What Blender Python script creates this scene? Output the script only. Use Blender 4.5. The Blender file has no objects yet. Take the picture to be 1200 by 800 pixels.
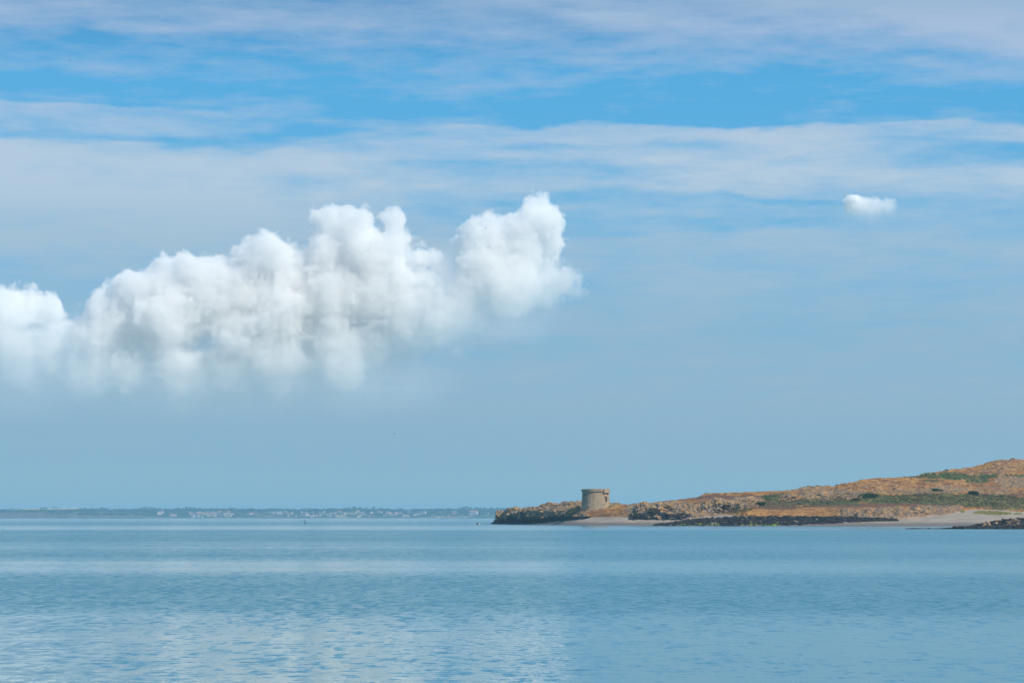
import bpy, bmesh, math, random
import numpy as np
from mathutils import Vector, Matrix, noise as mnoise
sc = bpy.context.scene
COL = sc.collection
R = math.radians
F = 3077.0; CX = 600.0; HY = 606.0; CH = 4.2      # focal length in photo pixels, centre, horizon row, eye height

# ---------------------------------------------------------------- camera
cam = bpy.data.objects.new('camera', bpy.data.cameras.new('camera')); COL.objects.link(cam); sc.camera = cam
cam.data.sensor_width = 36; cam.data.lens = 36 * F / 1200
cam.location = (0, 0, CH); cam.rotation_euler = (R(90), 0, 0)
cam.data.shift_y = (HY - 400) / 1200; cam.data.clip_start = 1; cam.data.clip_end = 80000

# ---------------------------------------------------------------- sun, sky, exposure
SUN = Vector((0.80, -0.62, 0.88)).normalized()
EL = math.asin(SUN.z)
sun = bpy.data.objects.new('sun', bpy.data.lights.new('sun', 'SUN')); COL.objects.link(sun)
sun.data.energy = 4.4; sun.data.angle = R(0.53); sun.data.color = (1.0, 0.92, 0.79)
sun.rotation_euler = SUN.to_track_quat('Z', 'Y').to_euler()
sc.view_settings.view_transform = 'Standard'; sc.view_settings.look = 'None'
sc.view_settings.gamma = 1; sc.view_settings.exposure = 0.0
sc.cycles.max_bounces = 14; sc.cycles.volume_bounces = 14; sc.cycles.volume_step_rate = 1.5
sc.cycles.volume_max_steps = 1024
sc.cycles.use_denoising = True
sc.cycles.caustics_reflective = False; sc.cycles.caustics_refractive = False

class NT:
    """small helper for node trees"""
    def __init__(s, tree): s.t = tree; s.n = tree.nodes; s.l = tree.links
    def new(s, typ, **kw):
        nd = s.n.new(typ)
        for k, v in kw.items(): setattr(nd, k, v)
        return nd
    def put(s, sock, v):
        if isinstance(v, bpy.types.NodeSocket): s.l.new(v, sock)
        elif v is not None: sock.default_value = v
    def m(s, op, a, b=None, c=None, clamp=False):
        nd = s.new('ShaderNodeMath', operation=op, use_clamp=clamp)
        for i, v in enumerate((a, b, c)):
            if v is not None: s.put(nd.inputs[i], v)
        return nd.outputs[0]
    def vm(s, op, a, b=None):
        nd = s.new('ShaderNodeVectorMath', operation=op)
        s.put(nd.inputs[0], a)
        if b is not None: s.put(nd.inputs[1], b)
        return nd.outputs[0]
    def mix(s, f, a, b):
        nd = s.new('ShaderNodeMix', data_type='RGBA')
        s.put(nd.inputs[0], f); s.put(nd.inputs[6], a); s.put(nd.inputs[7], b)
        return nd.outputs[2]
    def fmix(s, f, a, b):
        nd = s.new('ShaderNodeMix', data_type='FLOAT')
        s.put(nd.inputs[0], f); s.put(nd.inputs[2], a); s.put(nd.inputs[3], b)
        return nd.outputs[0]
    def ramp(s, fac, stops, interp='LINEAR'):
        nd = s.new('ShaderNodeValToRGB'); cr = nd.color_ramp; cr.interpolation = interp
        while len(cr.elements) > 1: cr.elements.remove(cr.elements[-1])
        cr.elements[0].position = stops[0][0]
        for i, (p, c) in enumerate(stops):
            e = cr.elements[0] if i == 0 else cr.elements.new(p)
            e.color = (c, c, c, 1) if not isinstance(c, (tuple, list)) else (*c[:3], 1)
        s.put(nd.inputs[0], fac); return nd.outputs[0]
    def noise(s, vec, scale=1, detail=4, rough=.5, dist=0, dim='3D', w=None):
        nd = s.new('ShaderNodeTexNoise', noise_dimensions=dim)
        s.put(nd.inputs['Vector'], vec); nd.inputs['Scale'].default_value = scale
        nd.inputs['Detail'].default_value = detail; nd.inputs['Roughness'].default_value = rough
        nd.inputs['Distortion'].default_value = dist
        return nd.outputs[0]
    def comb(s, x, y, z):
        nd = s.new('ShaderNodeCombineXYZ')
        for i, v in enumerate((x, y, z)): s.put(nd.inputs[i], v)
        return nd.outputs[0]
    def sep(s, v):
        nd = s.new('ShaderNodeSeparateXYZ'); s.put(nd.inputs[0], v); return nd.outputs
    def smooth(s, x, a, b):
        nd = s.new('ShaderNodeMapRange', interpolation_type='SMOOTHSTEP')
        s.put(nd.inputs[0], x); nd.inputs[1].default_value = a; nd.inputs[2].default_value = b
        return nd.outputs[0]

def lin(r, g, b):
    f = lambda c: (c / 12.92 if c <= .04045 else ((c + .055) / 1.055) ** 2.4)
    return tuple(f(c / 255) for c in (r, g, b))

world = bpy.data.worlds.new('World'); sc.world = world; world.use_nodes = True
def build_world():
    t = world.node_tree; t.nodes.clear(); k = NT(t)
    out = k.new('ShaderNodeOutputWorld'); bg = k.new('ShaderNodeBackground')
    sky = k.new('ShaderNodeTexSky', sky_type='NISHITA', sun_disc=False)
    sky.sun_elevation = EL; sky.sun_rotation = math.atan2(SUN.x, SUN.y)
    sky.altitude = 0; sky.air_density = 1.0; sky.dust_density = 0.6; sky.ozone_density = 1.6
    d = k.new('ShaderNodeTexCoord').outputs['Generated']
    x, y, z = k.sep(d)
    az = k.m('ARCTAN2', x, y); el = k.m('ARCSINE', z)
    u = k.m('DIVIDE', az, 0.4)                      # -0.49 .. 0.49 across the picture
    v = k.m('DIVIDE', el, 0.2)                      # 0 at horizon, 0.98 at the picture's top
    # thin high cloud: stretched noise in a plane high above
    zz = k.m('MAXIMUM', z, 0.0)
    s = k.comb(k.m('MULTIPLY', az, 5.0), k.m('MULTIPLY', el, 38.0), y)
    warp = k.noise(k.comb(k.m('MULTIPLY', az, 4.0), k.m('MULTIPLY', el, 14.0), y), 1, 4, .5)
    warp2 = k.noise(k.comb(k.m('MULTIPLY', az, 11.0), k.m('MULTIPLY', el, 50.0), y), 1.3, 5, .55)
    vw = k.m('ADD', v, k.m('ADD', k.m('MULTIPLY', k.m('SUBTRACT', warp, .5), .11), k.m('MULTIPLY', k.m('SUBTRACT', warp2, .5), .085)))
    P = lambda yy: (HY - yy) / F / 0.2
    def col(stops): return k.ramp(vw, [(P(a), b) for a, b in stops], 'EASE')
    c0 = col([(606,.86),(480,.80),(430,.58),(350,.50),(310,.62),(280,.86),(240,.98),(185,.92),(172,.86),(164,.34),(152,.70),(134,.68),(126,.06),(62,.04),(36,.56),(6,.68),(-60,.5)])
    c1 = col([(606,.86),(480,.80),(430,.66),(350,.66),(300,.84),(240,.90),(215,.80),(200,.60),(185,.90),(172,.80),(166,.30),(160,.06),(148,.34),(140,.06),(110,.04),(66,.14),(40,.68),(8,.58),(-60,.5)])
    c2 = col([(606,.86),(480,.80),(400,.56),(330,.56),(275,.60),(245,.42),(235,.12),(218,.62),(205,.40),(195,.25),(185,.62),(174,.42),(164,.86),(155,.80),(149,.04),(85,.02),(60,.30),(22,.76),(-10,.85),(-60,.6)])
    c3 = col([(606,.86),(480,.80),(420,.56),(340,.52),(300,.74),(268,.78),(256,.36),(240,.50),(228,.10),(218,.60),(205,.90),(190,.74),(180,.84),(164,.92),(156,.80),(152,.04),(92,.02),(68,.42),(44,.74),(20,.90),(-10,.9),(-60,.6)])
    c4 = col([(606,.84),(480,.84),(430,.60),(380,.62),(320,.54),(290,.76),(262,.50),(245,.34),(232,.58),(220,.78),(208,.72),(196,.28),(182,.08),(174,.14),(168,.50),(156,.56),(150,.06),(116,.03),(92,.45),(54,.95),(-10,.98),(-60,.6)])
    cov = c0
    for c, a, b in ((c1, -.42, -.16), (c2, -.20, .06), (c3, .04, .26), (c4, .24, .46)):
        cov = k.fmix(k.smooth(u, a, b), cov, c)
    n1 = k.noise(s, 1, 6, .55)
    n2 = k.noise(k.comb(k.m('MULTIPLY', az, 22.0), k.m('MULTIPLY', el, 120.0), y), 1, 5, .6)
    n3 = k.noise(k.comb(k.m('MULTIPLY', az, 60.0), k.m('MULTIPLY', el, 260.0), y), 1, 4, .55)
    amp = k.smooth(v, .12, .6)
    dn = k.m('ADD', k.m('ADD', k.m('MULTIPLY', k.m('SUBTRACT', n1, .5), 1.1), k.m('MULTIPLY', k.m('SUBTRACT', n2, .5), 1.25)), k.m('MULTIPLY', k.m('SUBTRACT', n3, .5), .55))
    dn = k.m('MULTIPLY', dn, k.m('SUBTRACT', 1.0, k.m('MULTIPLY', k.smooth(cov, .7, 1.0), .55)))
    cov = k.m('MULTIPLY', cov, 1.06)
    cov = k.m('ADD', cov, k.m('MULTIPLY', dn, k.fmix(amp, .9, 1.1)), clamp=True)
    veil = k.ramp(v, [(0, lin(145,184,202)), (P(520), lin(142,180,203)), (P(420), lin(152,184,206)), (P(300), lin(162,192,214)),
                      (P(200), lin(180,203,223)), (P(60), lin(168,191,220)), (1.3, lin(150,182,212))], 'EASE')
    blue = k.ramp(v, [(0, lin(128,180,206)), (P(420), lin(116,176,214)), (P(250), lin(92,176,225)), (P(110), lin(74,172,228)), (1.5, lin(56,140,200))], 'EASE')
    skc = k.vm('SCALE', sky.outputs[0]); skc.node.inputs[3].default_value = SKY_S
    clear = k.mix(.85, skc, blue)                    # thin even veil over the blue
    fin = k.mix(cov, clear, veil)
    k.put(bg.inputs[0], k.vm('SCALE', fin)); bg.inputs[0].links[0].from_node.inputs[3].default_value = 10.0
    bg.inputs[1].default_value = 0.1
    k.l.new(bg.outputs[0], out.inputs[0])
SKY_S = 0.1
build_world()

# ---------------------------------------------------------------- helpers
def tag(o, label=None, cat=None, group=None, kind=None):
    if label: o['label'] = label
    if cat: o['category'] = cat
    if group: o['group'] = group
    if kind: o['kind'] = kind
    return o
def link(o, parent=None):
    COL.objects.link(o)
    if parent: o.parent = parent
    return o
def empty(name, loc, rz=0, sc_=1):
    o = bpy.data.objects.new(name, None); link(o); o.location = loc; o.rotation_euler = (0, 0, rz); o.scale = (sc_,) * 3
    o.empty_display_size = .2
    return o
def mesh_obj(name, verts, faces, mat, parent=None, smooth=False):
    me = bpy.data.meshes.new(name); me.from_pydata(verts, [], faces); me.update()
    if mat: me.materials.append(mat)
    if smooth: me.polygons.foreach_set('use_smooth', [True] * len(me.polygons))
    return link(bpy.data.objects.new(name, me), parent)
def bm_obj(name, bm, mat, parent=None, smooth=False):
    me = bpy.data.meshes.new(name); bm.normal_update(); bm.to_mesh(me); bm.free()
    if mat: me.materials.append(mat)
    if smooth: me.polygons.foreach_set('use_smooth', [True] * len(me.polygons))
    return link(bpy.data.objects.new(name, me), parent)
def np_mesh(name, V, Q, mat, parent=None, smooth=True, attrs=None):
    me = bpy.data.meshes.new(name)
    me.vertices.add(len(V)); me.vertices.foreach_set('co', V.astype(np.float32).ravel())
    k = Q.shape[1]
    me.loops.add(Q.size); me.loops.foreach_set('vertex_index', Q.astype(np.int32).ravel())
    me.polygons.add(len(Q)); me.polygons.foreach_set('loop_start', np.arange(0, Q.size, k, dtype=np.int32))
    me.polygons.foreach_set('loop_total', np.full(len(Q), k, np.int32))
    me.polygons.foreach_set('use_smooth', np.full(len(Q), smooth))
    me.update(calc_edges=True); me.validate()
    for n, a in (attrs or {}).items():
        at = me.attributes.new(n, 'FLOAT', 'POINT'); at.data.foreach_set('value', a.astype(np.float32).ravel())
    if mat: me.materials.append(mat)
    return link(bpy.data.objects.new(name, me), parent)
def new_mat(name):
    m = bpy.data.materials.new(name); m.use_nodes = True; m.node_tree.nodes.clear(); k = NT(m.node_tree)
    out = k.new('ShaderNodeOutputMaterial'); b = k.new('ShaderNodeBsdfPrincipled'); k.l.new(b.outputs[0], out.inputs[0])
    b.inputs['Roughness'].default_value = .9; b.inputs['Specular IOR Level'].default_value = .2
    return m, k, b, out
def noisy(name, stops, scale=1., detail=5, rough=.6, coord='Object', bump=0, r=.9, stretch=(1, 1, 1)):
    m, k, b, out = new_mat(name)
    c = k.new('ShaderNodeTexCoord').outputs[coord]; c = k.vm('MULTIPLY', c, stretch)
    n = k.noise(c, scale, detail, rough)
    k.put(b.inputs['Base Color'], k.ramp(n, stops)); b.inputs['Roughness'].default_value = r
    if bump:
        bp = k.new('ShaderNodeBump'); bp.inputs['Strength'].default_value = bump; bp.inputs['Distance'].default_value = .2
        k.put(bp.inputs['Height'], n); k.l.new(bp.outputs[0], b.inputs['Normal'])
    return m
def W(x, y, D):       # the point at photo pixel (x, y) and distance D
    return Vector(((x - CX) * D / F, D, CH + (HY - y) * D / F))
def vnoise(X, Y, cell, octs, seed, gain=.5, ridged=False):
    rng = np.random.default_rng(seed); out = np.zeros(X.shape); tot = 0; a = 1
    for o in range(octs):
        g = rng.random((257, 257)); c = cell / 2 ** o
        xx = X / c + 71.3 * o; yy = Y / c + 37.1 * o
        i = np.floor(xx).astype(int); j = np.floor(yy).astype(int); fx = xx - i; fy = yy - j
        fx = fx * fx * (3 - 2 * fx); fy = fy * fy * (3 - 2 * fy); i %= 256; j %= 256
        v = (g[i, j] * (1 - fx) + g[i + 1, j] * fx) * (1 - fy) + (g[i, j + 1] * (1 - fx) + g[i + 1, j + 1] * fx) * fy
        if ridged: v = 1 - abs(2 * v - 1)
        out += a * v; tot += a; a *= gain
    return out / tot

# ---------------------------------------------------------------- sea
WAVE_CALM, WAVE_ROUGH = .32, 1.15
def build_sea():
    m, k, b, out = new_mat('sea_water')
    pos = k.new('ShaderNodeNewGeometry').outputs['Position']
    x, y, z = k.sep(pos)
    # wind: cat's-paws and slicks
    wn = k.noise(k.comb(k.m('MULTIPLY', x, .006), k.m('MULTIPLY', y, .012), 0), 1, 5, .6)
    wn2 = k.noise(k.comb(k.m('MULTIPLY', x, .0016), k.m('MULTIPLY', y, .03), 7), 1, 3, .5)
    q = k.m('LOGARITHM', k.m('MAXIMUM', y, 20.0), 10.0)           # log10 distance from the quay
    q = k.m('ADD', q, k.m('ADD', k.m('MULTIPLY', k.m('SUBTRACT', wn, .5), .13), k.m('MULTIPLY', k.m('SUBTRACT', wn2, .5), .10)))
    q = k.m('DIVIDE', q, 4.0)
    L = lambda yy: math.log10(CH * F / (yy - HY)) / 4
    band = k.ramp(q, [(L(900), .05), (L(800), .10), (L(745), .18), (L(720), .34), (L(705), .80), (L(680), .9), (L(673), .55), (L(667), .16), (L(663), .16), (L(656), .72),
                      (L(648), .85), (L(641), .55), (L(635), .9), (L(622), .95), (L(619.5), .25), (L(617), .2), (L(615), .8), (L(613), 1.0), (L(610), .55), (L(608), .35)], 'LINEAR')
    wn3 = k.noise(k.comb(k.m('MULTIPLY', x, .010), k.m('MULTIPLY', y, .14), 3), 1, 4, .6)
    wn4 = k.noise(k.comb(k.m('MULTIPLY', x, .0012), k.m('MULTIPLY', y, .009), 5), 1, 4, .65)
    band = k.m('ADD', band, k.m('ADD', k.m('ADD', k.m('MULTIPLY', k.m('SUBTRACT', wn, .5), .5), k.m('MULTIPLY', k.m('SUBTRACT', wn2, .5), .6)), k.m('ADD', k.m('MULTIPLY', k.m('SUBTRACT', wn3, .5), .7), k.m('MULTIPLY', k.m('SUBTRACT', wn4, .5), .8))), clamp=True)
    def slope(comps, seed):          # surface slope as a sum of wave trains of different size (metres)
        tot = None
        for q_, (fx, fy, w, det) in enumerate(comps):
            n = k.noise(k.comb(k.m('MULTIPLY', x, fx), k.m('MULTIPLY', y, fy), seed + q_ * 3.7), 1, det, .6, .4)
            n = k.m('MULTIPLY', k.m('SUBTRACT', n, .5), w * 2)
            tot = n if tot is None else k.m('ADD', tot, n)
        return tot
    a = k.fmix(band, WAVE_CALM, WAVE_ROUGH)
    sy = slope(((1.3, 1.5, .26, 4), (2.6, .60, .15, 3), (1.1, .18, .09, 3), (.22, .05, .035, 3), (8., 3., .08, 2)), 3.)
    sx = slope(((2.2, 1.6, .16, 3), (.5, .4, .10, 2), (7., 5., .10, 2)), 40.)
    sy = k.m('MAXIMUM', k.m('ADD', k.m('MULTIPLY', sy, a), k.m('MULTIPLY', a, .055)), .004)   # facets turned away are hidden by their crests
    nv = k.vm('NORMALIZE', k.comb(k.m('MULTIPLY', sx, a), k.m('MULTIPLY', sy, -1.0), 1.0))
    k.l.new(nv, b.inputs['Normal'])
    b.inputs['Base Color'].default_value = (.020, .155, .195, 1)
    k.put(b.inputs['Roughness'], k.fmix(band, .07, .2)); b.inputs['IOR'].default_value = 1.333
    b.inputs['Specular IOR Level'].default_value = .5
    # a wide sheet with finer rows near the camera
    ys = np.concatenate([np.linspace(-1500, 30, 4), np.geomspace(60, 15200, 40)])
    xs = np.linspace(-7000, 7000, 25)
    V = np.array([(a_, b_, 0) for b_ in ys for a_ in xs]); nx = len(xs)
    Q = np.array([(j * nx + i, j * nx + i + 1, (j + 1) * nx + i + 1, (j + 1) * nx + i) for j in range(len(ys) - 1) for i in range(nx - 1)])
    tag(np_mesh('sea', V, Q, m, smooth=False), kind='structure')
build_sea()

# ---------------------------------------------------------------- island terrain
def ip(x, tab, sm=0):
    y = np.interp(x, [a for a, b in tab], [b for a, b in tab])
    if sm: k = np.hanning(sm + 2)[1:-1]; k /= k.sum(); y = np.convolve(np.pad(y, sm, mode='edge'), k, mode='same')[sm:-sm]
    return y
T_W = [(560,613.2),(578,613.8),(620,614.4),(680,615.3),(740,615.6),(930,616.0),(1060,616.3),(1200,616.5),(1420,616.8)]
T_toeD = [(560,2),(578,2),(620,6),(640,20),(660,30),(700,40),(735,36),(790,32),(850,45),(870,30),(1000,32),(1060,45),(1110,80),(1140,130),(1200,140),(1420,140)]
T_toeY = [(560,613.2),(578,613.4),(620,613),(640,611.5),(660,609.5),(690,606.3),(720,605.2),(735,605.6),(745,608.4),(795,609),(815,606.5),(830,605),(853,602.5),(870,605),(1030,606),(1045,608.2),(1080,606),(1110,602),(1140,596.5),(1165,597.5),(1200,599.5),(1420,600)]
T_cliD = [(560,3),(578,3),(600,8),(640,14),(690,18),(730,14),(800,14),(860,16),(900,8),(1100,14),(1140,8),(1200,8),(1420,8)]
T_cliY = [(560,613.4),(577,613.6),(580,609.5),(583,605.5),(588,602),(594,598.5),(610,598.8),(640,598),(660,598.5),(690,600.5),(715,599.5),(730,598),(742,595.5),(755,593),(770,591.5),(800,591.5),(830,590.5),(860,590.5),(875,594),(890,600),(900,602),(950,602.5),(980,600.5),(1000,598.5),(1040,597.5),(1080,596.5),(1100,597),(1120,596),(1140,593.8),(1165,595.5),(1200,597),(1420,597)]
T_midD = [(560,2),(578,3),(600,12),(640,25),(680,30),(740,30),(800,60),(900,90),(1200,100),(1420,100)]
T_midY = [(560,613.6),(578,613.6),(583,606),(590,600),(594,597.5),(610,597.8),(630,595.5),(650,594),(680,594),(715,594.6),(730,595),(745,592.8),(770,590),(800,588),(830,586),(860,586),(900,590),(950,590),(1000,589),(1100,587),(1200,588),(1420,588)]
T_ridD = [(560,2),(578,2),(600,10),(700,34),(740,40),(800,80),(900,120),(1000,160),(1200,270),(1420,270)]
T_ridY = [(560,613.7),(578,613.7),(583,606.5),(588,603),(594,598.2),(597,596.7),(608,597.2),(611,595.4),(630,594),(640,590.8),(655,590.2),(665,588),(678,587.4),(690,589.5),(715,589.7),(722,590.2),(732,592.4),(740,592.4),(757,590),(768,588.2),(780,586.8),(800,585.2),(818,582.8),(822,580.4),(830,578.4),(840,577.4),(860,577.4),(880,576.2),(900,575.2),(925,574.6),(935,573),(945,570.4),(965,570.6),(975,570.2),(985,567.2),(1000,564.6),(1010,561.4),(1025,560.6),(1045,560),(1060,559),(1075,558.4),(1085,555),(1100,552),(1115,550.4),(1130,549),(1150,545),(1160,541.2),(1170,538.9),(1185,538.6),(1200,538),(1260,535),(1420,528)]
# patches on the ground: (x, y, rx, ry, strength) in the photo's frame of the slope
ROCK = [(600,602,30,8,1),(640,599,45,9,.8),(660,590,30,4,.9),(683,604,8,3,.8),(672,600,12,6,1),(725,591,12,3,.8),(752,600,22,9,.9),(790,599,30,9,.8),(805,592,12,3,.7),(835,596,20,8,1),(857,593,14,5,1),(876,588,16,6,.9),(790,605,20,5,1),
        (925,585,12,4,1),(960,582,26,6,.9),(985,580,30,6,.8),(950,572,22,4,.7),(1000,571,50,8,.42),(1050,568,40,6,.45),(1080,577,60,4,.6),(1010,602,30,5,.9),(1045,602,40,6,.9),(1090,599,26,5,1),(1118,597,14,4,.9),
        (1100,555,40,5,.4),(1150,552,40,8,.45),(1185,545,30,8,.5),(1190,566,22,8,.8),(1170,575,40,5,.55),(1130,568,40,5,.4),(1110,575,30,4,.7)]
GREEN = [(910,585,20,3,.7),(915,582.5,24,2.5,.9),(870,597,14,4,.5),(920,590,60,5,.5),(960,589,50,3.5,1),(1030,585,80,5,1),(1100,585,60,6,.9),(1150,588,50,7,1),(1190,590,40,8,1),(1110,558.5,26,3.5,1.2),(1125,561.5,20,2,.9),(1155,559,16,2.2,1),(1145,565,14,2,.8),(1190,559,16,1.6,.8),(1072,559.5,14,1.2,.6),(1095,564,14,1.4,.5),(855,580,30,2,.3)]
BROWN = [(860,583,60,2.2,.9),(800,586,40,2,.5),(900,592,50,5,.8),(980,592,60,3,.7),(1060,591,60,3,.8),(1000,597,40,3,.4),(1110,594,24,3,.7),(930,577,50,3,.4),(1150,571,50,3,.5),(1100,566,60,2,.4),(1170,580,40,3,.7),(770,598,14,6,.5),(700,602,30,4,.5),(650,604,40,3,.3)]
DARK = [(600,611,34,3.6,1),(650,608.5,34,3.2,1),(676,606,14,2.4,.6),(765,606.5,30,4,1),(795,606,16,3,.8),(840,597,10,6,.7),(612,603,3,6,.7)]
def patch(X, Y, lst, fuzz):
    m = np.zeros(X.shape)
    for (px, py, rx, ry, s) in lst:
        q = ((X - px) / rx) ** 2 + ((Y - py) / ry) ** 2
        m = np.maximum(m, s * np.clip(1.5 - q * .9 + fuzz, 0, 1))
    return np.clip(m, 0, 1)
nxg = 1500
gx = np.linspace(562, 1400, nxg)
DW = CH * F / (ip(gx, T_W, 81) - HY)
D1 = DW + ip(gx, T_toeD, 41); D2 = D1 + ip(gx, T_cliD, 41); D3 = D2 + ip(gx, T_midD, 41); D4 = D3 + ip(gx, T_ridD, 41)
zf = lambda D, y: CH + (HY - y) * D / F
Z1 = zf(D1, ip(gx, T_toeY, 15)); Z2 = zf(D2, ip(gx, T_cliY, 9)); Z3 = zf(D3, ip(gx, T_midY, 9)); Z4 = zf(D4, ip(gx, T_ridY, 5))
RD = np.stack([DW - 45, DW, D1, D2, D3, D4, D4 + 60, D4 + 220], 0)
RZ = np.stack([np.full(nxg, -2.5), np.zeros(nxg), Z1, Z2, Z3, Z4, Z4 * .86 - .6, np.full(nxg, -3.)], 0)
# rows per segment
rows_t = np.concatenate([np.linspace(0, 1, 8)[:-1], 1 + np.linspace(0, 1, 30)[:-1], 2 + np.linspace(0, 1, 34)[:-1], 3 + np.linspace(0, 1, 70)[:-1],
                         4 + np.linspace(0, 1, 150)[:-1], 5 + np.linspace(0, 1, 10)[:-1], 6 + np.linspace(0, 1, 12)])
nr = len(rows_t); i0 = np.minimum(rows_t.astype(int), 6); fr = (rows_t - i0)[:, None]
GD = RD[i0] * (1 - fr) + RD[i0 + 1] * fr
GZ = RZ[i0] * (1 - fr) + RZ[i0 + 1] * fr
GX = np.broadcast_to(gx, GD.shape)
WX = (GX - CX) * GD / F
PY = HY - (GZ - CH) * F / GD                       # row each point was measured at
fz = (vnoise(WX, GD, 14, 5, 5) - .5) * 2.2
tt = np.broadcast_to(rows_t[:, None], GD.shape)
rock = patch(GX, PY, ROCK, fz); green = patch(GX, PY, GREEN, fz * .8); brown = patch(GX, PY, BROWN, fz)
dark = patch(GX, PY, DARK, fz * .5)
sand = np.clip((2.04 - tt) / .05, 0, 1) * ((GX > 618 + (1 - np.clip(tt - 1, 0, 1)) * 10 - 8))
rock = np.maximum(rock * (1 - sand), np.clip((tt > 5) * .5 + fz * .3, 0, 1))
rock = np.where((GX < 620) & (tt < 3.2), 1, rock)
dark = dark * (1 - sand)
dark = np.where((GX < 640) & (GZ < 1.9 + fz * 1.2), 1 - sand, dark)
land = np.clip(GZ / 1.5, 0, 1) * (tt > 1)
n_a = vnoise(WX, GD, 22, 4, 11) - .5
n_b = vnoise(WX, GD * .8, 5.0, 4, 12, .55, True) - .5
n_c = vnoise(WX + GZ * 1.2, GD, 1.8, 3, 13, .6) - .5
seg = np.clip(1 - np.abs(tt - 3.5), 0, 1)
GZ2 = GZ + land * (1 - sand) * (n_a * 1.2 * np.clip((tt - 2) / .6, 0, 1) + (n_b * 3.2 + n_c * 1.0) * rock + (n_b * .5 + n_c * .5) * (1 - rock) + green * (n_c + .35) * 1.5)
GZ2 = GZ2 + sand * (vnoise(WX, GD, 9, 4, 17) - .5) * .35 * np.clip(GZ / 1., 0, 1)
# lean cliffs: shift rock outwards
GDs = GD + land * rock * (vnoise(WX * 1.3, GZ * 3, 4, 3, 19) - .5) * -3.0
V = np.stack([(GX - CX) * GDs / F, GDs, GZ2], -1).reshape(-1, 3)
idx = np.arange(nr * nxg).reshape(nr, nxg)
Q = np.stack([idx[:-1, :-1], idx[:-1, 1:], idx[1:, 1:], idx[1:, :-1]], -1).reshape(-1, 4)
TX, TD, TZ = gx, GD, GZ2
def ground(x, D):     # terrain height at photo column x, distance D
    i = int(np.clip(round((x - 562) / (1400 - 562) * (nxg - 1)), 0, nxg - 1))
    return float(np.interp(D, GD[:, i], GZ2[:, i]))
def at_row(x, y):     # distance at which the slope was measured at row y in column x (first hit from the sea)
    i = int(np.clip(round((x - 562) / (1400 - 562) * (nxg - 1)), 0, nxg - 1))
    c = PY[:, i]; w = np.where((c <= y) & (rows_t >= 1))[0]
    return float(GD[w[0], i]) if len(w) else float(D4[i])

def mat_island():
    m, k, b, out = new_mat('island_ground')
    g = k.new('ShaderNodeNewGeometry'); pos = g.outputs['Position']
    A = lambda n: k.new('ShaderNodeAttribute', attribute_name=n).outputs['Fac']
    nA = k.noise(k.vm('MULTIPLY', pos, (.6, .35, 1)), .9, 7, .72); nB = k.noise(pos, .13, 4, .6); nC = k.noise(k.vm('MULTIPLY', pos, (1, 1, 1.6)), 2.2, 4, .7)
    grass = k.ramp(k.m('ADD', k.m('MULTIPLY', nA, .65), k.m('MULTIPLY', nB, .35)),
                   [(.36, (.05,.022,.012)), (.44, (.17,.068,.022)), (.50, (.36,.16,.04)), (.57, (.54,.30,.09)), (.62, (.26,.17,.05)), (.7, (.11,.06,.026))])
    stone = k.ramp(nC, [(.30, (.02,.02,.025)), (.42, (.09,.075,.07)), (.52, (.20,.14,.10)), (.62, (.38,.28,.20)), (.72, (.64,.55,.43))])
    lich = k.ramp(nB, [(.40, (.36,.17,.045)), (.6, (.48,.29,.09))])
    stone = k.mix(k.m('MULTIPLY', k.smooth(nA, .48, .56), .75), stone, lich)
    wet = k.ramp(nC, [(.3, (.008,.01,.016)), (.55, (.025,.025,.03)), (.72, (.12,.10,.08))])
    grn = k.ramp(k.m('ADD', k.m('MULTIPLY', nA, .5), k.m('MULTIPLY', nB, .5)), [(.36, (.018,.04,.02)), (.48, (.04,.09,.03)), (.55, (.10,.12,.04)), (.62, (.22,.15,.06))])
    brn = k.ramp(nA, [(.3, (.06,.03,.02)), (.5, (.16,.075,.04)), (.7, (.27,.15,.07))])
    sd = k.ramp(nB, [(.3, (.27,.215,.17)), (.7, (.38,.31,.245))])
    px, py_, pz = k.sep(pos)
    wetline = k.smooth(k.m('ADD', pz, k.m('MULTIPLY', k.m('SUBTRACT', nB, .5), 1.0)), 2.3, .9)
    sd = k.mix(wetline, sd, (.17, .14, .12, 1))
    def cut(a, lo=.35, hi=.65): return k.smooth(k.m('ADD', a, k.m('MULTIPLY', k.m('SUBTRACT', nA, .5), 2.0)), lo, hi)
    c = k.mix(cut(A('brown')), grass, brn)
    c = k.mix(k.m('MULTIPLY', cut(A('green')), .8), c, grn)
    c = k.mix(cut(A('rock'), .4, .6), c, stone)
    c = k.mix(cut(A('dark')), c, wet)
    c = k.mix(A('sand'), c, sd)
    k.put(b.inputs['Base Color'], c)
    bp = k.new('ShaderNodeBump'); bp.inputs['Distance'].default_value = .5
    k.put(bp.inputs['Strength'], k.fmix(A('sand'), .9, .1)); k.put(bp.inputs['Height'], nC); k.l.new(bp.outputs[0], b.inputs['Normal'])
    return m
tag(np_mesh('island_hill', V, Q, mat_island(), smooth=True, attrs=dict(rock=rock, green=green, brown=brown, dark=dark, sand=sand)), kind='structure')

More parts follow.
